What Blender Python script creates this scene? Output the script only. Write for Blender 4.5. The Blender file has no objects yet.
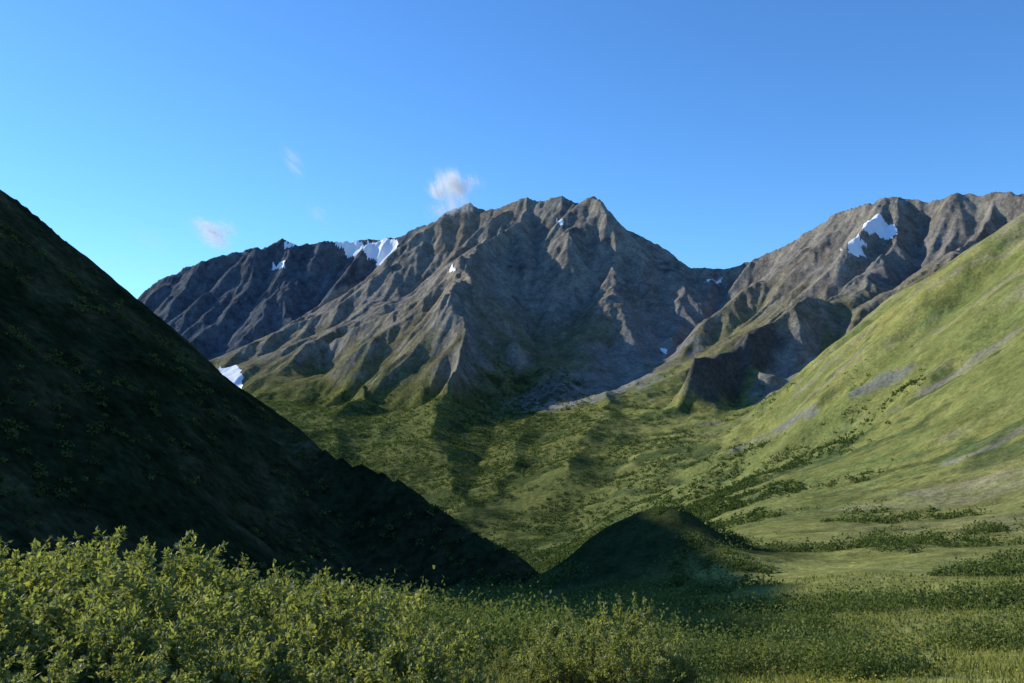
import bpy, math, numpy as np, time
from mathutils import Vector
T0=time.time()
rng=np.random.default_rng(7)
F=900.0; HZ=380.0
TH=math.atan((HZ-341.5)/F)
def ray(u,v):
    a=(np.asarray(u,float)-512)/F; b=(341.5-np.asarray(v,float))/F
    x=a; y=math.cos(TH)-b*math.sin(TH); z=b*math.cos(TH)+math.sin(TH)
    L=np.hypot(x,y)
    return np.arctan2(x,y), z/L
def P(u,v,r):
    az,s=ray(u,v)
    return (math.sin(az)*r, math.cos(az)*r, s*r)
# ---------------- noise
perm=rng.permutation(512).astype(np.int32)
ga=rng.random(512)*2*np.pi
GX=np.cos(ga).astype(np.float32); GY=np.sin(ga).astype(np.float32)
def hsh(ix,iy,o=0):
    return perm[(perm[(ix+o*37)&511]+iy)&511]
def perlin(x,y,o=0):
    xi=np.floor(x).astype(np.int32); yi=np.floor(y).astype(np.int32)
    xf=(x-xi).astype(np.float32); yf=(y-yi).astype(np.float32)
    u=xf*xf*xf*(xf*(xf*6-15)+10); v=yf*yf*yf*(yf*(yf*6-15)+10)
    def g(i,j):
        h=hsh(xi+i,yi+j,o)
        return GX[h]*(xf-i)+GY[h]*(yf-j)
    a=g(0,0);b=g(1,0);c=g(0,1);d=g(1,1)
    return (a+(b-a)*u+((c+(d-c)*u)-(a+(b-a)*u))*v)*1.5
def fbm(x,y,n=4,o=0,g=0.5):
    s=0;a=1.0;t=0
    for i in range(n):
        s=s+a*perlin(x*2**i+i*13.1,y*2**i-i*7.7,o+i);t+=a;a*=g
    return s/t
def ridged(x,y,n=4,o=0,g=0.5):
    s=0;a=1.0;t=0
    for i in range(n):
        s=s+a*(1-2*np.abs(perlin(x*2**i+i*5.1,y*2**i-i*3.7,o+i)));t+=a;a*=g
    return s/t
def sst(a,b,x):
    t=np.clip((x-a)/(b-a),0,1); return t*t*(3-2*t)
# ---------------- ground table
RK=np.array([3,8,15,30,60,120,230,400,700,1100,1700,2500,3500,5000,8000.])
TAB={
-400:[860,720,650,610,590,590,580,570,565,530,470,425,410,400,380],
0:[860,740,660,625,610,600,590,585,580,545,478,420,410,400,380],
300:[860,750,680,645,630,617,605,600,592,558,484,416,400,395,380],
520:[860,770,700,670,640,622,602,592,578,548,474,413,400,395,380],
640:[860,780,720,690,650,615,582,565,540,507,451,396,355,340,330],
740:[860,790,730,700,655,600,554,528,500,465,422,390,335,320,320],
850:[860,790,740,700,652,596,547,519,470,402,333,345,335,330,330],
900:[860,790,740,700,650,595,545,517,450,368,298,322,330,330,330],
1024:[860,790,740,700,650,595,540,500,390,280,224,290,300,310,320],
1200:[860,790,740,700,650,590,520,420,265,150,130,200,260,290,300],
1600:[860,790,740,690,620,540,430,300,130,50,80,150,220,260,280]}
us=sorted(TAB); AZK=np.array([float(ray(u,400)[0]) for u in us])
SL=np.array([[float(ray(u,v)[1]) for v in TAB[u]] for u in us])
LR=np.log(RK)
def hermite(xk,Y,x):
    h=np.diff(xk); d=np.diff(Y,axis=-1)/h
    m=np.zeros_like(Y); m[...,0]=d[...,0]; m[...,-1]=d[...,-1]
    dl=d[...,:-1]; dr=d[...,1:]
    mm=np.where(dl*dr>0,2*dl*dr/(dl+dr+1e-20*np.sign(dl+dr+1e-30)),0)
    av=(dl+dr)/2
    m[...,1:-1]=0.5*mm+0.5*av
    x=np.clip(x,xk[0],xk[-1]); i=np.clip(np.searchsorted(xk,x)-1,0,len(xk)-2)
    t=(x-xk[i])/h[i]; hh=h[i]
    return ((1+2*t)*(1-t)**2)*Y[...,i]+t*(1-t)**2*hh*m[...,i]+t*t*(3-2*t)*Y[...,i+1]+t*t*(t-1)*hh*m[...,i+1]
az_d=np.linspace(AZK[0],AZK[-1],600); lr_d=np.linspace(LR[0],LR[-1],900)
A1=hermite(LR,SL,lr_d)
A2=hermite(AZK,A1.T.copy(),az_d)
def gnd(x,y):
    az=np.arctan2(x,y); r=np.hypot(x,y)
    fa=np.clip((az-az_d[0])/(az_d[1]-az_d[0]),0,598.999); fr=np.clip((np.log(np.maximum(r,3))-lr_d[0])/(lr_d[1]-lr_d[0]),0,898.999)
    ia=fa.astype(int); ir=fr.astype(int); ta=fa-ia; tr=fr-ir
    s=(A2[ir,ia]*(1-ta)+A2[ir,ia+1]*ta)*(1-tr)+(A2[ir+1,ia]*(1-ta)+A2[ir+1,ia+1]*ta)*tr
    z=s*np.maximum(r,3)
    kx,ky,_=P(652,508,232)
    dx=x-kx+fbm(x/18,y/18,2,120)*4; dy=y-ky
    sx=np.where(dx<0,30.,15.)
    z=z+19*np.exp(-(np.abs(dx)/sx)**2.4-(np.abs(dy)/34.)**2.2)
    hum=sst(550,1000,r)
    z=z+hum*(fbm(x/330,y/330,2,140)*20+ridged(x/150,y/150,3,142)*9+fbm(x/60,y/60,3,146)*4)
    return z
# ---------------- ridges
SUNAZ=math.radians(-65); SUNEL=math.radians(24)
def ST(s,t,z):
    c=math.sin(-SUNAZ); d=math.cos(SUNAZ)
    return (t*c+s*d, -t*d+s*c, z)
A=[
 [P(*p) for p in [(420,226,4650),(445,214,4550),(468,202,4450),(482,209,4400),(500,207,4330),(514,200,4300),(530,198,4270),(545,201,4230),(560,196,4200),(580,201,4150),(600,197,4100),(612,206,4070),(625,220,4030),(645,238,4000),(670,250,3950),(700,261,3900),(732,268,3880)]],
 [P(*p) for p in [(530,198,4270),(505,222,3950),(480,243,3650),(455,260,3350),(420,284,3380),(380,302,3430),(340,331,3500),(300,358,3570),(250,388,3650)]],
 [P(*p) for p in [(455,260,3350),(459,286,3080),(464,320,2820),(459,360,2580),(445,400,2350),(430,440,2050),(440,478,1700)]],
 [P(*p) for p in [(395,296,3410),(388,335,3150),(372,375,2920),(355,405,2600),(335,432,2250),(345,455,1950)]],
 [P(*p) for p in [(560,196,4200),(556,235,3950),(562,280,3720)]],
 [P(*p) for p in [(612,206,4070),(632,250,3800),(650,290,3550),(660,325,3350)]],
]
LOW=[[P(*p) for p in [(445,398,2350),(430,430,2050),(440,468,1700),(455,505,1350)]],
     [P(*p) for p in [(355,400,2600),(335,425,2250),(340,450,1950),(360,480,1650)]],
     [P(*p) for p in [(545,396,2700),(520,425,2200),(515,455,1800),(500,490,1450)]],
     [P(*p) for p in [(610,392,2500),(600,425,1950),(575,465,1500)]]]
B=[
 [P(*p) for p in [(20,355,5700),(80,325,5500),(135,300,5400),(165,284,5300),(200,263,5200),(240,251,5150),(268,244,5100),(283,236,5100),(297,245,5050),(330,240,5000),(365,241,4950),(400,236,4850),(425,224,4650)]],
 [P(*p) for p in [(283,236,5100),(300,270,4850),(320,310,4600)]],
 [P(*p) for p in [(200,263,5200),(225,310,4900),(240,350,4600)]],
 [P(*p) for p in [(400,236,4850),(380,270,4600)]],
]
C=[
 [P(*p) for p in [(732,268,3880),(760,256,3800),(790,240,3700),(820,226,3600),(850,211,3500),(870,202,3420),(900,197,3350),(930,200,3300),(960,195,3250),(1000,191,3200),(1060,188,3100),(1150,175,2900),(1300,150,2700)]],
 [P(*p) for p in [(900,197,3350),(895,235,3080),(870,262,2850),(835,285,2680)]],
 [P(*p) for p in [(1000,191,3200),(965,235,2900),(930,262,2600)]],
]
C2=[[P(*p) for p in [(870,262,2850),(835,283,2680),(790,308,2500),(750,328,2380),(722,344,2280),(700,362,2200)]],
    [P(*p) for p in [(750,328,2380),(765,355,2250)]]]
Hh=[[P(*p) for p in [(520,554,322),(505,545,330),(465,522,345),(428,500,365),(400,480,380),(350,461,400),(300,431,420),(270,413,430),(240,389,440),(180,339,460),(140,304,475),(100,270,490),(40,219,510),(0,189,520)]]
    +[ST(*p) for p in [(245,-422,121),(190,-420,133),(126,-415,149),(60,-400,159),(0,-395,150),(-100,-380,112),(-200,-370,60),(-400,-350,-40)]]]  # unseen ridge continuation, heights shaped so its shadow falls on the midground
def reval(x,y,sets,k,fl=0.25):
    best=np.full(x.shape,-1e4,np.float32)
    for pl in sets:
        for a,b in zip(pl[:-1],pl[1:]):
            ex=b[0]-a[0]; ey=b[1]-a[1]; l2=ex*ex+ey*ey
            px=x-a[0]; py=y-a[1]
            t=np.clip((px*ex+py*ey)/l2,0,1)
            d=np.sqrt((px-t*ex)**2+(py-t*ey)**2)
            drop=k*d*(1-fl*np.clip(d/1500,0,1))
            np.maximum(best,a[2]+(b[2]-a[2])*t-drop,out=best)
    return best
def base(x,y):
    x=x.astype(np.float32); y=y.astype(np.float32)
    r=np.hypot(x,y)
    fade=sst(900,2200,r)
    w1=fbm(x/420,y/420,4,3); w2=fbm(x/420+50,y/420+9,4,8)
    wx=x+fade*w1*50; wy=y+fade*w2*70
    g=gnd(x,y).astype(np.float32)
    lw=reval(x+w1*90,y+w2*90,LOW,.34,0)
    g=np.where(r>900,g+np.log1p(np.exp(np.clip((lw-g)/9,-30,30)))*9*sst(900,1200,r),g)
    a=reval(wx,wy,A,0.93,0.37); b=reval(wx,wy,B,0.95,.25); c=np.maximum(reval(wx,wy,C,0.82,.3),reval(wx,wy,C2,1.25,0))
    hx=x+fbm(x/60,y/60,3,5)*4; hy=y+fbm(x/60+9,y/60,3,6)*4
    h=reval(hx,hy,Hh,0.84,0.0)
    st=np.stack([g,h,a,b,c]); lab=np.argmax(st,0)
    far=st[[0,2,3,4]]
    kk=3+fade*11
    m=far.max(0); zf=m+kk*np.log(np.exp((far-m)/kk).sum(0))
    zf=np.where(fade>0,zf,m)
    kh=5.0; mm=np.maximum(zf,h)
    z=mm+kh*np.log(np.exp((zf-mm)/kh)+np.exp((h-mm)/kh))*sst(100,200,r)
    return z,lab,st
# ---------------- cartesian gully pass
CS=8.0; X0,X1,Y0,Y1=-4300,4300,120,6100
gx=np.arange(X0,X1,CS); gy=np.arange(Y0,Y1,CS)
XX,YY=np.meshgrid(gx,gy); XX=XX.astype(np.float32);YY=YY.astype(np.float32)
Z0,LB,_=base(XX,YY)
def gauss(a,n):
    for _ in range(n):
        a[1:-1]=(a[:-2]+2*a[1:-1]+a[2:])*.25
        a[:,1:-1]=(a[:,:-2]+2*a[:,1:-1]+a[:,2:])*.25
    return a
wt=np.array([0.4,0.5,1.0,1.0,1.0],np.float32)[LB]; wt=gauss(wt.copy(),6)
R=np.hypot(XX,YY)
Z=Z0.copy()
RX=rng.random(512).astype(np.float32); RY=rng.random(512).astype(np.float32)
for oi,(lam,c,ns) in enumerate([(430,.11,200),(230,.11,80),(120,.10,28),(62,.10,8),(34,.09,3)]):
    Zs=gauss(Z.copy(),ns)
    dy,dx=np.gradient(Zs,CS)
    sl=np.hypot(dx,dy)+1e-4
    dirx=-dy/sl; diry=dx/sl
    px=XX/lam; py=YY/lam
    ix=np.floor(px).astype(np.int32); iy=np.floor(py).astype(np.int32)
    fx=px-ix; fy=py-iy
    va=np.zeros_like(Z); ww=np.zeros_like(Z)
    for i in range(-1,2):
        for j in range(-1,2):
            h=hsh(ix+i,iy+j,oi+20)
            qx=fx-i-RX[h]; qy=fy-j-RY[h]
            w=np.exp(-2.2*(qx*qx+qy*qy))
            va+=np.cos(6.2832*(qx*dirx+qy*diry))*w; ww+=w
    v=np.clip(va/ww*1.15,-1,1)
    v=0.85*(1-2*np.sqrt((1-v)/2+1e-6))+0.15*v
    wl=wt*np.where((LB==1)|(R<900),0.8 if lam<130 else 0.0,1.0)
    if lam<100: wl=wl*(0.4+0.6*sst(0,350,Z0))
    Z=Z+v*c*lam*np.clip(sl/0.6,0,1.15)*wl
D=Z-Z0
VAL=(gauss(Z.copy(),30)-Z)
def samp(G,x,y):
    fx=np.clip((x-X0)/CS,0,len(gx)-1.001); fy=np.clip((y-Y0)/CS,0,len(gy)-1.001)
    ix=fx.astype(int); iy=fy.astype(int); tx=fx-ix; ty=fy-iy
    return (G[iy,ix]*(1-tx)+G[iy,ix+1]*tx)*(1-ty)+(G[iy+1,ix]*(1-tx)+G[iy+1,ix+1]*tx)*ty
print('cart',time.time()-T0)
# ---------------- polar mesh
azs=np.radians(np.concatenate([np.arange(-180,-40,1.0),np.arange(-40,-33,0.3),np.arange(-33,33,0.062),np.arange(33,40,0.3),np.arange(40,180.01,1.0)]))
rs=np.concatenate([np.exp(np.linspace(math.log(2.0),math.log(500),300,endpoint=False)),np.exp(np.linspace(math.log(500),math.log(2100),280,endpoint=False)),np.exp(np.linspace(math.log(2100),math.log(5500),560,endpoint=False)),np.exp(np.linspace(math.log(5500),math.log(9000),25))])
NA,NR=len(azs),len(rs)
RR,AZ=np.meshgrid(rs,azs,indexing='ij')
PX=(RR*np.sin(AZ)).astype(np.float32); PY=(RR*np.cos(AZ)).astype(np.float32)
PZ,LAB,ST_=base(PX,PY)
inside=sst(0,60,np.minimum.reduce([PX-X0,X1-PX,PY-Y0,Y1-PY])).astype(np.float32)
PZ=PZ+samp(D,PX,PY).astype(np.float32)*inside
VALp=samp(VAL,PX,PY)*inside
rockw=(LAB>=2).astype(np.float32)*sst(-80,250,PZ)
PZ=PZ+rockw*(ridged(PX/46,PY/46,3,30)*2.8+ridged(PX/19,PY/19,2,34)*1.7)
PZ=PZ+rockw*sst(350,700,PZ)*ridged(PX/100,PY/100,2,36)*9
nr=sst(2,10,RR)
PZ=PZ+(1-rockw)*nr*(fbm(PX/26,PY/26,3,40)*sst(20,120,RR)*1.8+fbm(PX/3,PY/3,3,44)*0.12)
hw=(LAB==1)*sst(250,350,RR)
PZ=PZ+hw*fbm(PX/22,PY/22,4,48)*2.6
dr=np.gradient(PZ,axis=0)/np.gradient(RR,axis=0)
da=np.gradient(PZ,axis=1)/(np.gradient(AZ,axis=1)*RR)
SLP=np.hypot(dr,da)
print('polar',PZ.shape,time.time()-T0)
slope_v=PZ/RR
cm=np.maximum.accumulate(slope_v,axis=0)
def hit(u,v):
    az,s=ray(u,v); j=int(np.argmin(np.abs(azs-az)))
    i=int(np.argmax(cm[:,j]>=s)) if cm[-1,j]>=s else int(np.argmax(slope_v[:,j]))
    return PX[i,j],PY[i,j],PZ[i,j]
def zat(x,y):
    az=np.arctan2(x,y); r=np.hypot(x,y)
    j=np.clip(np.searchsorted(azs,az)-1,0,NA-2); i=np.clip(np.searchsorted(rs,r)-1,0,NR-2)
    tj=np.clip((az-azs[j])/(azs[j+1]-azs[j]),0,1); ti=np.clip((r-rs[i])/(rs[i+1]-rs[i]),0,1)
    return (PZ[i,j]*(1-tj)+PZ[i,j+1]*tj)*(1-ti)+(PZ[i+1,j]*(1-tj)+PZ[i+1,j+1]*tj)*ti, LAB[i,j]
def inpoly(px,py,poly):
    ins=np.zeros(px.shape,bool); n=len(poly)
    for i in range(n):
        x1,y1=poly[i]; x2,y2=poly[(i+1)%n]
        c=((y1>py)!=(y2>py))&(px<(x2-x1)*(py-y1)/((y2-y1)+1e-9)+x1)
        ins^=c
    return ins
def wpoly(pts): return [tuple(float(q) for q in hit(u,v)[:2]) for u,v in pts]
# ---------------- colours
def C3(a): return np.array(a,np.float32)
n1=fbm(PX/180,PY/180,5,50,0.6); n2=fbm(PX/40,PY/40,4,55,0.6); n3=fbm(PX/700,PY/700,3,60)
def mix(a,b,t): 
    t=np.clip(t,0,1)[...,None]; return a*(1-t)+b*t
grassL=C3([.265,.25,.075]); grassM=C3([.17,.185,.057]); shrub=C3([.055,.083,.03]); tundra=C3([.205,.18,.11])
rock=C3([.275,.245,.195]); rockD=C3([.15,.135,.118]); scree=C3([.205,.188,.165])
gcol=mix(grassM,grassL,sst(-.2,.3,n1+0.5*n2+0.3*n3))
gcol=mix(gcol,shrub,sst(.02,.24,n2*0.5+n1*0.9-0.06-0.0012*(PZ+60)+0.006*VALp)*0.85)
along=(PX*0.42+PY*0.9); across=(PX*0.9-PY*0.42)
wob=fbm(PX/90,PY/90,3,150)*50
st1=fbm((along+wob)/34,across/230,5,70,0.65)
hs=sst(350,500,RR)*sst(0.1,0.25,AZ)*(LAB==0)
gcol=mix(gcol,shrub*1.7,hs*sst(.08,.38,st1)*0.6)
st2=fbm((along+wob)/55+7,across/400,5,75,0.65)
gcol=mix(gcol,C3([.25,.22,.14]),hs*sst(.06,.33,st2+0.25*n2+.0008*(PZ-60))*0.7)
gcol=gcol*(1-.32*sst(700,1200,RR)*(1-sst(.02,.2,AZ+n1*.15)))[...,None]  # left valley side darkened in colour, painting the shading of its facing
gcol=mix(gcol,C3([.33,.29,.14]),sst(.0,.35,n3+.4*n1+.15)*sst(230,300,RR)*(1-sst(420,600,RR))*(AZ>.05)*0.8)
gcol=mix(gcol,C3([.28,.28,.085]),(1-sst(150,260,RR))*sst(.15,.3,AZ)*sst(-.3,.2,n2)*.8)
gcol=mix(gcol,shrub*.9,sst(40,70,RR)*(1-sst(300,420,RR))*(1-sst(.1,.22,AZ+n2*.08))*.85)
rc=mix(rock,rockD,sst(-.1,.35,n1*0.5+n2*0.6))
rc=mix(rc,scree,sst(0,14,VALp)*0.6)
rc=mix(rc,C3([.26,.21,.15]),sst(.05,.4,n3+.5*n1)*0.6)
rc=np.where((LAB==3)[...,None],rc*C3([.46,.56,.76]),rc)  # far range tinted dark blue: haze and shade put into its rock colour
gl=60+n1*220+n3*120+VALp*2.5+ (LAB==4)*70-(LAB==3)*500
tcol=mix(mix(gcol,tundra,np.full(PZ.shape,.55,np.float32)),tundra*.9,sst(-.25,.35,n2+n1))
upt=sst(-90,60,PZ-gl*0.4)
mcol=mix(gcol,tcol,upt)
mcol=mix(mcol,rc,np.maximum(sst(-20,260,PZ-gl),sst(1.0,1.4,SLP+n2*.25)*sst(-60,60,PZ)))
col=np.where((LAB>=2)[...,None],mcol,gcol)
basin=(LAB==0)*sst(2300,2900,RR+n1*500)*(AZ>0.12)
col=mix(col,scree*1.05,basin*sst(0,150,PZ+n1*140))
hc=mix(C3([.022,.032,.013]),C3([.07,.065,.03]),sst(-.25,.35,n2*.7+n1*.5+fbm(PX/12,PY/12,3,130)*.4))  # hill vegetation tones, kept very dark so its shade is in the colour
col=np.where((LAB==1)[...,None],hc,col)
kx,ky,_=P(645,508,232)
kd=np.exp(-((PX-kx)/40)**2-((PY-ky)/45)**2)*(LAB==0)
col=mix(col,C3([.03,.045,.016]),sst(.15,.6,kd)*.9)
def band(pts,w,c,s,nz=.5):
    global col
    pw=[hit(u,v) for u,v in pts]
    d=np.full(PZ.shape,1e9,np.float32)
    for a,b in zip(pw[:-1],pw[1:]):
        ex=b[0]-a[0];ey=b[1]-a[1];l2=ex*ex+ey*ey+1e-6
        t=np.clip(((PX-a[0])*ex+(PY-a[1])*ey)/l2,0,1)
        np.minimum(d,np.hypot(PX-a[0]-t*ex,PY-a[1]-t*ey),out=d)
    m=1-sst(w*.3,w,d+n2*w*nz+n1*w*nz)
    col=mix(col,C3(c),m*s)
band([(905,372),(860,392),(810,412),(770,432),(735,450)],15,[.17,.165,.15],.75)
band([(1010,335),(960,372),(925,392)],14,[.24,.21,.17],.6)
band([(1020,430),(985,450),(955,462)],10,[.22,.21,.18],.6)
band([(655,340),(628,365),(600,388),(570,402)],190,[.25,.235,.205],.9,.7)
band([(540,392),(570,398)],90,[.21,.195,.16],.8,.8)
band([(720,305),(690,328),(655,350)],180,[.23,.22,.20],.85,.7)
band([(700,290),(660,330)],150,[.22,.20,.17],.6)
band([(770,345),(735,360),(702,376)],70,[.085,.082,.078],.9)  # outcrop face turned from the sun: its shade painted as dark rock
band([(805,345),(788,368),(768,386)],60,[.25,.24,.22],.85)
band([(930,240),(900,262),(880,280)],80,[.2,.19,.175],.6)
print('col',time.time()-T0)
# ---------------- materials
def mat(name):
    m=bpy.data.materials.new(name); m.use_nodes=True; nt=m.node_tree; nt.nodes.clear(); return m,nt
def N(nt,t,**k):
    n=nt.nodes.new(t)
    for a,b in k.items(): setattr(n,a,b)
    return n
def terr_mat(name,sc,bd,bsc,var=(0.6,1.4),br=.65):
    m,nt=mat(name); L=nt.links.new
    out=N(nt,'ShaderNodeOutputMaterial'); bs=N(nt,'ShaderNodeBsdfDiffuse')
    at=N(nt,'ShaderNodeAttribute',attribute_name='Col'); tc=N(nt,'ShaderNodeTexCoord')
    cur=at.outputs['Color']
    for i,s in enumerate(sc):
        no=N(nt,'ShaderNodeTexNoise'); no.inputs['Scale'].default_value=s; no.inputs['Detail'].default_value=5; no.inputs['Roughness'].default_value=.65
        L(tc.outputs['Object'],no.inputs['Vector'])
        mr=N(nt,'ShaderNodeMapRange'); mr.inputs[1].default_value=.3; mr.inputs[2].default_value=.7; mr.inputs[3].default_value=var[0]; mr.inputs[4].default_value=var[1]
        L(no.outputs['Fac'],mr.inputs[0])
        mx=N(nt,'ShaderNodeVectorMath',operation='SCALE'); L(cur,mx.inputs[0]); L(mr.outputs[0],mx.inputs['Scale']); cur=mx.outputs[0]
    L(cur,bs.inputs[0])
    nb=N(nt,'ShaderNodeTexNoise'); nb.inputs['Scale'].default_value=bsc; nb.inputs['Detail'].default_value=6; nb.inputs['Roughness'].default_value=br
    L(tc.outputs['Object'],nb.inputs['Vector'])
    bp=N(nt,'ShaderNodeBump'); bp.inputs['Strength'].default_value=.9; bp.inputs['Distance'].default_value=bd
    L(nb.outputs['Fac'],bp.inputs['Height']); L(bp.outputs[0],bs.inputs['Normal']); L(bs.outputs[0],out.inputs[0])
    return m
m_rock=terr_mat('rock_slope',[.02,.11],12,.045,(.65,1.35),.78)
m_ground=terr_mat('meadow',[.15,.9],.5,.7)
m_hill=terr_mat('grass_slope',[.03,.25],4,.1,(.68,1.32))
m_dark=terr_mat('shade_darkened_slope',[.05,.3],2.5,.2,(.45,1.55))
def mesh_obj(name,V,faces,mat,vcol=None,smooth=True,k=None):
    me=bpy.data.meshes.new(name)
    V=np.asarray(V,np.float32); faces=np.asarray(faces,np.int32); k=faces.shape[1]
    me.vertices.add(len(V)); me.vertices.foreach_set('co',V.ravel())
    me.loops.add(faces.size); me.loops.foreach_set('vertex_index',faces.ravel())
    me.polygons.add(len(faces)); me.polygons.foreach_set('loop_start',np.arange(0,faces.size,k,dtype=np.int32))
    try: me.polygons.foreach_set('loop_total',np.full(len(faces),k,np.int32))
    except Exception: pass
    me.update(calc_edges=True)
    me.polygons.foreach_set('use_smooth',np.full(len(faces),smooth,bool))
    if vcol is not None:
        a=me.color_attributes.new('Col','FLOAT_COLOR','POINT')
        a.data.foreach_set('color',np.concatenate([vcol,np.ones((len(vcol),1))],1).astype(np.float32).ravel())
    for m in (mat if isinstance(mat,list) else [mat]): me.materials.append(m)
    ob=bpy.data.objects.new(name,me); bpy.context.scene.collection.objects.link(ob)
    return ob
idx=np.arange(NR*NA).reshape(NR,NA)
FQ=np.stack([idx[:-1,:-1],idx[:-1,1:],idx[1:,1:],idx[1:,:-1]],-1)[:,:,::-1]
V=np.stack([PX,PY,PZ],-1).reshape(-1,3)
p=V[FQ[500,500]]; nz=np.cross(p[1]-p[0],p[2]-p[0])[2]
if nz<0: FQ=FQ[:,:,::-1]
FL=LAB[:-1,:-1].copy()
FL[(FL==0)&(RR[:-1,:-1]>420)&(AZ[:-1,:-1]>math.radians(9))]=5
FQ=FQ.reshape(-1,4); FL=FL.reshape(-1); colf=col.reshape(-1,3)
def sub(name,mask,mt,dz=0,vc=True):
    f=FQ[mask]; used,inv=np.unique(f,return_inverse=True)
    v=V[used].copy(); v[:,2]+=dz
    return mesh_obj(name,v,inv.reshape(-1,4),mt,colf[used] if vc else None)
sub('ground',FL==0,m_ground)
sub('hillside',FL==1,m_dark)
sub('hillside',FL==5,m_hill)
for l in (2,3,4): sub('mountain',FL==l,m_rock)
m_snow,nt=mat('snow'); o=N(nt,'ShaderNodeOutputMaterial'); b=N(nt,'ShaderNodeBsdfPrincipled'); b.inputs['Roughness'].default_value=.6
no=N(nt,'ShaderNodeTexNoise'); no.inputs['Scale'].default_value=.03; cr=N(nt,'ShaderNodeValToRGB')
cr.color_ramp.elements[0].color=(.82,.82,.84,1); cr.color_ramp.elements[1].color=(.94,.94,.94,1)
tc=N(nt,'ShaderNodeTexCoord'); nt.links.new(tc.outputs['Object'],no.inputs['Vector']); nt.links.new(no.outputs['Fac'],cr.inputs[0]); nt.links.new(cr.outputs[0],b.inputs['Base Color']); nt.links.new(b.outputs[0],o.inputs[0])
snows=[[(330,243),(363,243),(366,262),(350,258),(338,248)],[(366,242),(398,241),(390,255),(375,262),(366,262)],
 [(272,264),(284,262),(284,270),(272,272)],[(282,245),(300,244),(298,249),(284,250)],
 [(219,368),(236,366),(242,376),(232,384),(221,377)],
 [(862,228),(884,222),(898,232),(893,240),(876,234),(864,235)],[(840,250),(862,252),(866,258),(848,260)],[(852,243),(866,244),(866,249),(853,248)],
 [(556,221),(562,220),(563,226),(558,226)],[(706,281),(722,280),(720,284),(707,284)],[(448,269),(454,271),(454,274),(449,272)],[(660,350),(665,349),(666,355),(661,355)]]
wx=PX+n2*10; wy=PY+fbm(PX/30+3,PY/30,3,90)*14
sm=np.zeros(PZ.shape,bool)
for s in snows:
    try: sm|=inpoly(wx,wy,wpoly(s))
    except Exception as e: print('snow',e)
sm&=(RR>1800)
if sm[:-1,:-1].any(): sub('snow_patch',sm[:-1,:-1].reshape(-1),m_snow,1.5,False)
print('terrain',time.time()-T0)
# ---------------- foliage
def leaf_mat(name,tr=.45,gl=.05):
    m,nt=mat(name); L=nt.links.new
    o=N(nt,'ShaderNodeOutputMaterial'); d=N(nt,'ShaderNodeBsdfDiffuse'); t=N(nt,'ShaderNodeBsdfTranslucent'); mx=N(nt,'ShaderNodeMixShader'); mx.inputs[0].default_value=tr
    a=N(nt,'ShaderNodeAttribute',attribute_name='Col')
    L(a.outputs['Color'],d.inputs[0]); 
    h=N(nt,'ShaderNodeVectorMath',operation='MULTIPLY'); h.inputs[1].default_value=(1.35,1.4,.7); L(a.outputs['Color'],h.inputs[0]); L(h.outputs[0],t.inputs[0])
    L(d.outputs[0],mx.inputs[1]); L(t.outputs[0],mx.inputs[2])
    if gl>0:
        g=N(nt,'ShaderNodeBsdfGlossy'); g.inputs['Roughness'].default_value=.5; m2=N(nt,'ShaderNodeMixShader'); m2.inputs[0].default_value=gl
        L(mx.outputs[0],m2.inputs[1]); L(g.outputs[0],m2.inputs[2]); L(m2.outputs[0],o.inputs[0])
    else: L(mx.outputs[0],o.inputs[0])
    return m
m_leaf=leaf_mat('leaves',.5,.04); m_mass=leaf_mat('foliage',.35,0)
m_stem,nt=mat('bark'); o=N(nt,'ShaderNodeOutputMaterial'); b=N(nt,'ShaderNodeBsdfDiffuse'); b.inputs[0].default_value=(.07,.055,.04,1); nt.links.new(b.outputs[0],o.inputs[0])
def unit(v): return v/np.linalg.norm(v,axis=-1,keepdims=True)
def leaves(c,d,n,ln,wd):
    s=unit(np.cross(d,n)); up=np.cross(s,d)
    p0=c; p1=c+d*ln*.45+s*wd*.5+up*wd*.15; p2=c+d*ln; p3=c+d*ln*.45-s*wd*.5+up*wd*.15
    return np.stack([p0,p1,p2,p3],1)
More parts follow.
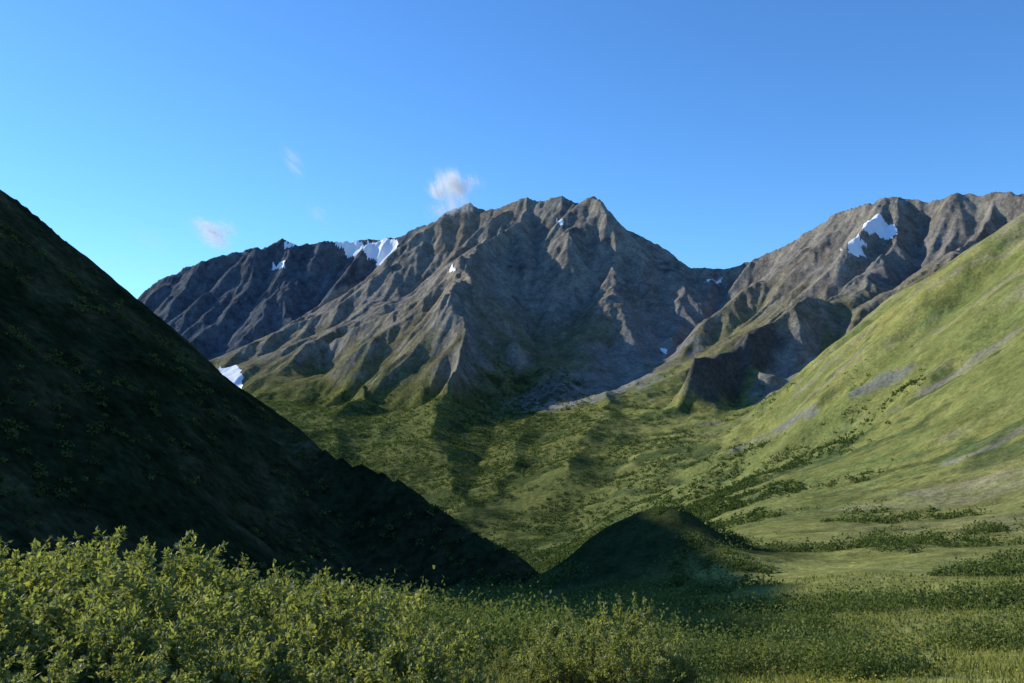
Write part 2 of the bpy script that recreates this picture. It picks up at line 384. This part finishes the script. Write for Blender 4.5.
def shrub_proto(seed,nst=30,nl=8500):
    r=np.random.default_rng(seed); paths=[]
    for i in range(nst):
        az=r.random()*6.283; tilt=r.uniform(.1,1.15); L=r.uniform(.65,1.12)*(1-.15*tilt)
        d=np.array([math.sin(tilt)*math.cos(az),math.sin(tilt)*math.sin(az),math.cos(tilt)])
        p=np.array([r.normal(0,.06),r.normal(0,.06),0.]); pts=[p.copy()]
        for k in range(10):
            d=unit(d+np.array([0,0,.06])+r.normal(0,.12,3)); p=p+d*L/10; pts.append(p.copy())
        paths.append((np.array(pts),.012))
        for q in range(7):
            k=r.integers(3,10); dd=unit(d+r.normal(0,.8,3)+np.array([0,0,.2])); pp=pts[k].copy(); sp=[pp.copy()]
            for kk in range(5):
                dd=unit(dd+r.normal(0,.15,3)+np.array([0,0,.08])); pp=pp+dd*r.uniform(.025,.055); sp.append(pp.copy())
            paths.append((np.array(sp),.004))
    Vs=[];Fs=[];o=0
    for pts,w in paths:
        n=len(pts)
        for k in range(n):
            ww=w*(1-.8*k/(n-1))
            Vs.append(pts[k]+np.array([[ww,0,0],[0,ww,0],[-ww,0,0],[0,-ww,0]])*.5)
        for k in range(n-1):
            for a in range(4):
                b_=(a+1)%4; Fs.append([o+k*4+a,o+k*4+b_,o+k*4+4+b_,o+k*4+4+a])
        o+=n*4
    Vs=np.concatenate(Vs); ns=len(Fs)
    per=max(1,nl//len(paths)); cs=[];ds=[]
    for pts,w in paths:
        m=per if w<.009 else per*2
        t=r.uniform(.25 if w>.009 else 0,1,m)**.8*(len(pts)-1); i=np.minimum(t.astype(int),len(pts)-2); f=(t-i)[:,None]
        c=pts[i]*(1-f)+pts[i+1]*f; ax=unit(pts[i+1]-pts[i])
        dd=unit(ax*.5+r.normal(0,.6,(m,3))); cs.append(c+r.normal(0,.008,c.shape)); ds.append(dd)
    cs=np.concatenate(cs);ds=np.concatenate(ds); m=len(cs)
    nn=unit(r.normal(0,.7,(m,3))+np.array([0,0,1]))
    lq=leaves(cs,ds,nn,r.uniform(.03,.056,(m,1)),r.uniform(.016,.03,(m,1)))
    LV=lq.reshape(-1,3); LF=np.arange(m*4).reshape(m,4)+len(Vs)
    hue=r.random((m,1)); base_=C3([.19,.22,.055])*(1-hue)+C3([.34,.345,.12])*hue
    base_=base_*r.uniform(.65,1.25,(m,1))
    vc=np.concatenate([np.tile([[.07,.055,.04]],(len(Vs),1)),np.repeat(base_,4,0)])
    ob=mesh_obj('proto',np.concatenate([Vs,LV]),np.concatenate([np.array(Fs),LF]),[m_stem,m_leaf],vc,False)
    mi=np.ones(ns+m,np.int32); mi[:ns]=0; ob.data.polygons.foreach_set('material_index',mi)
    me=ob.data; bpy.data.objects.remove(ob); me.name='willow_shrub'
    return me
protos=[shrub_proto(s) for s in range(5)]
TU=[-60,0,50,85,110,135,160,185,215,245,280,310,345,380,410,430,450,500,545,590,620,650,680]
TV=[530,528,538,520,534,544,522,534,560,573,558,572,566,568,586,612,648,640,618,598,598,618,660]
r2=np.random.default_rng(5)
cnt=0
def put(u,vtop,r,w=1.0):
    global cnt
    az,s=ray(u,vtop); x=math.sin(az)*r; y=math.cos(az)*r
    zb,_=zat(np.array([x]),np.array([y])); zb=float(zb[0]); h=s*r-zb
    if h<.25: return
    ob=bpy.data.objects.new('willow_shrub',protos[cnt%5]); cnt+=1
    sx=h*w*r2.uniform(.85,1.15); sx=max(.8,min(sx,1.9))
    ob.location=(x,y,zb-.04); ob.scale=(sx,sx,h/1.02); ob.rotation_euler=(0,0,r2.random()*6.28)
    bpy.context.scene.collection.objects.link(ob)
for rr,off,u0,u1,stp in [(13,0,-60,425,50),(10,6,-60,430,58),(8,22,-80,430,72),(6.6,60,-80,400,88),(5.4,105,-90,330,110),(20,0,440,680,34),(16.5,14,430,660,40),(14,32,420,640,50)]:
    u=u0
    while u<u1:
        uu=u+r2.uniform(-8,8); put(uu,np.interp(uu,TU,TV)+off+r2.uniform(-6,16),rr*r2.uniform(.93,1.07)); u+=stp
print('shrubs',cnt,time.time()-T0)
def mass(name,x,y,rad,hh,nf,fs,c0,c1,seed,sink=.1):
    r=np.random.default_rng(seed); n=len(x); z,_=zat(x,y)
    th=r.random((n,nf))*6.283; cz=r.random((n,nf)); rr_=np.sqrt(1-cz**2)*r.uniform(.6,1.05,(n,nf))
    lob=1+.25*np.sin(th*3+r.random((n,1))*6)+.15*np.sin(th*7+r.random((n,1))*6)
    cx=x[:,None]+rad[:,None]*rr_*lob*np.cos(th); cy=y[:,None]+rad[:,None]*rr_*lob*np.sin(th); 
    czz=z[:,None]+hh[:,None]*(cz*lob*r.uniform(.75,1.05,(n,nf))-sink)
    c=np.stack([cx,cy,czz],-1).reshape(-1,3); m=len(c)
    out=np.stack([rr_*np.cos(th),rr_*np.sin(th),cz+.2],-1).reshape(-1,3)
    d=unit(r.normal(0,1,(m,3))+np.array([0,0,.4])); nn=unit(out+r.normal(0,.5,(m,3)))
    fsz=(np.repeat(fs,nf)*r.uniform(.6,1.3,m))[:,None]
    q=leaves(c,d,nn,fsz*1.3,fsz)
    t=np.repeat(r.random(n),nf)[:,None]*.7+r.random((m,1))*.3
    cc=(C3(c0)*(1-t)+C3(c1)*t)*r.uniform(.75,1.25,(m,1))
    return q.reshape(-1,3),np.repeat(cc,4,0)
def emit(name,parts,mt):
    v=np.concatenate([p[0] for p in parts]); c=np.concatenate([p[1] for p in parts])
    mesh_obj(name,v,np.arange(len(v)).reshape(-1,4),mt,c,False)
def scatter(n,a0,a1,r0,r1,seed):
    r=np.random.default_rng(seed); az=np.radians(r.uniform(a0,a1,n)); q=np.exp(r.uniform(math.log(r0),math.log(r1),n))
    return q*np.sin(az),q*np.cos(az),q
parts=[]
x,y,q=scatter(4200,-20,36,24,110,1)
k=fbm(x/16,y/16,3,80)+.28*(np.arctan2(x,y)<.17)>0.13; x,y,q=x[k],y[k],q[k]; rr3=rng.uniform(.5,2.4,len(x))*(.7+q/95)
parts.append(mass('',x,y,rr3,rr3*.9,170,.075+q*.0012,[.08,.12,.035],[.23,.25,.085],11))
x,y,q=scatter(7500,-34,36,100,460,2)
_,l=zat(x,y)
k=(fbm(x/38,y/38,3,83)-.2*sst(190,260,q)*(np.arctan2(x,y)>.2)+.2*(np.arctan2(x,y)<.2)+.02*(q<180)>.08)&((l!=1)|(rng.random(len(x))<.5)); x,y,q,l=x[k],y[k],q[k],l[k]; rr3=rng.uniform(.8,3.4,len(x))*(.7+q/500)*np.where(l==1,.6,1)
parts.append(mass('',x,y,rr3,rr3*.8,60,.12+q*.0016,[.06,.095,.03],[.17,.2,.065],12))
emit('shrub_thicket',parts,m_mass)
x,y,q=scatter(130000,-30,34,460,3000,3)
z,l=zat(x,y)
den=fbm(x/110,y/110,5,85,.7)*1.1+fbm(x/500,y/500,2,86)*.6
aza=np.arctan2(x,y)
thr=-.05+np.clip((z+110)/200,0,2)*.7+rng.normal(0,.10,len(x))-.22*(aza<.03)*sst(1300,2000,q)+.12*(aza>.2)
k=(den>thr)&(l!=1)&(z<130)
x,y,q=x[k],y[k],q[k]; print('far shrubs',len(x)); rr3=rng.uniform(.8,3.4,len(x))*(.6+q/2500)
emit('shrub_thicket',[mass('',x,y,rr3,rr3*.85,12,rr3*.55,[.045,.075,.026],[.11,.14,.048],13)],m_mass)
x,y,q=scatter(90000,-20,34,11,150,4)
k=fbm(x/8,y/8,3,88)>-.25; x,y,q=x[k],y[k],q[k]; n=len(x); z,_=zat(x,y)
r=np.random.default_rng(9); d=unit(np.stack([r.normal(0,.35,n),r.normal(0,.35,n),np.ones(n)],-1))
hg=(r.uniform(.12,.4,n)*(1+q/200))[:,None]; w=(.012+q*.0007)[:,None]
sd=unit(np.cross(d,r.normal(0,1,(n,3)))); c=np.stack([x,y,z-.02],-1)
qv=np.stack([c-sd*w,c+sd*w,c+d*hg+sd*w*.25,c+d*hg-sd*w*.25],1).reshape(-1,3)
t=r.random((n,1)); gc=(C3([.19,.215,.06])*(1-t)+C3([.33,.31,.11])*t)
emit('grass',[(qv,np.repeat(gc,4,0))],m_mass)
x,y,q=scatter(900,14,32,30,75,6); k=fbm(x/6,y/6,2,91)>.1; x,y,q=x[k],y[k],q[k]; n=len(x); z,_=zat(x,y)
c=np.stack([x,y,z+.4],-1); qv=leaves(c,unit(r.normal(0,1,(n,3))),unit(r.normal(0,.4,(n,3))+np.array([0,0,1])),np.full((n,1),.09),np.full((n,1),.09))
emit('wildflowers',[(qv.reshape(-1,3),np.tile([[.6,.48,.04]],(n*4,1)))],m_mass)
# ---------------- clouds
m_cl,nt=mat('cloud'); o=N(nt,'ShaderNodeOutputMaterial'); d=N(nt,'ShaderNodeBsdfDiffuse'); t=N(nt,'ShaderNodeBsdfTranslucent'); mx=N(nt,'ShaderNodeMixShader'); mx.inputs[0].default_value=.5
d.inputs[0].default_value=(1,1,1,1); t.inputs[0].default_value=(1,1,1,1)
nt.links.new(d.outputs[0],mx.inputs[1]); nt.links.new(t.outputs[0],mx.inputs[2]); nt.links.new(mx.outputs[0],o.inputs[0])
def cloud(puffs,R0,n,size=5.0,seed=0):
    r=np.random.default_rng(seed); cs=[]
    tot=sum(p[2]*p[3]*p[4] for p in puffs)
    for (u,v,su,sv,dn) in puffs:
        az,s=ray(u,v); c=np.array([math.sin(az)*R0,math.cos(az)*R0,s*R0]); m=int(n*su*sv*dn/tot)
        g=r.normal(0,1,(m,3))*np.array([su,(su+sv)*2.4,sv])*R0/F*.5
        cs.append(c+g)
    c=np.concatenate(cs)
    wv=np.stack([fbm(c[:,0]/60,c[:,2]/60,4,95),fbm(c[:,0]/60+9,c[:,2]/60,4,97),fbm(c[:,0]/60+20,c[:,2]/60+5,4,99)],-1)*34
    c=c+wv; m=len(c)
    q=leaves(c,unit(r.normal(0,1,(m,3))),unit(r.normal(0,1,(m,3))),np.full((m,1),size),np.full((m,1),size*.8))
    mesh_obj('cloud',q.reshape(-1,3),np.arange(m*4).reshape(m,4),m_cl,None,False)
cloud([(450,183,10,8,1.4),(438,190,9,5,1),(460,187,10,5,1),(450,176,5,4,.8),(475,182,9,3,.3),(455,196,16,6,.2)],4900,60000,2.0,1)
cloud([(213,230,10,7,1),(215,240,7,7,1),(205,228,7,5,.6),(226,228,7,4,.4)],6000,32000,2.2,2)
cloud([(293,158,8,5,1),(294,170,5,7,.7)],6000,5000,1.9,3)
cloud([(318,214,6,7,1)],6000,2000,1.8,4)
cloud([(455,207,16,5,1),(440,214,10,4,.6)],4350,12000,1.8,5)
cloud([(150,240,12,10,1),(140,268,40,3,1.2)],9000,7000,2.5,6)
# ---------------- light, sky, camera
sc=bpy.context.scene
w=bpy.data.worlds.new('World'); sc.world=w; w.use_nodes=True; nt=w.node_tree
bg=nt.nodes['Background']; sk=nt.nodes.new('ShaderNodeTexSky'); sk.sky_type='NISHITA'; sk.sun_disc=False
sk.sun_elevation=SUNEL; sk.sun_rotation=SUNAZ; sk.altitude=300; sk.air_density=1.0; sk.dust_density=.2; sk.ozone_density=3.0
gm=nt.nodes.new('ShaderNodeVectorMath'); gm.operation='MULTIPLY'; gm.inputs[1].default_value=(.55,.96,1.40)
nt.links.new(sk.outputs[0],gm.inputs[0]); nt.links.new(gm.outputs[0],bg.inputs[0]); bg.inputs[1].default_value=.15
ld=bpy.data.lights.new('sun','SUN'); ld.energy=5; ld.angle=math.radians(.5); ld.color=(1,.95,.84)
lo=bpy.data.objects.new('sun',ld); sc.collection.objects.link(lo)
Dv=Vector((math.sin(SUNAZ)*math.cos(SUNEL),math.cos(SUNAZ)*math.cos(SUNEL),math.sin(SUNEL)))
lo.rotation_euler=Dv.to_track_quat('Z','Y').to_euler()
cd=bpy.data.cameras.new('camera'); cam=bpy.data.objects.new('camera',cd); sc.collection.objects.link(cam)
cd.sensor_width=36; cd.lens=36*F/1024; cd.clip_start=.1; cd.clip_end=30000
cam.location=(0,0,0); cam.rotation_euler=(math.pi/2+TH,0,0); sc.camera=cam
sc.view_settings.view_transform='Standard'; sc.view_settings.look='None'; sc.view_settings.exposure=0
print('done',time.time()-T0)
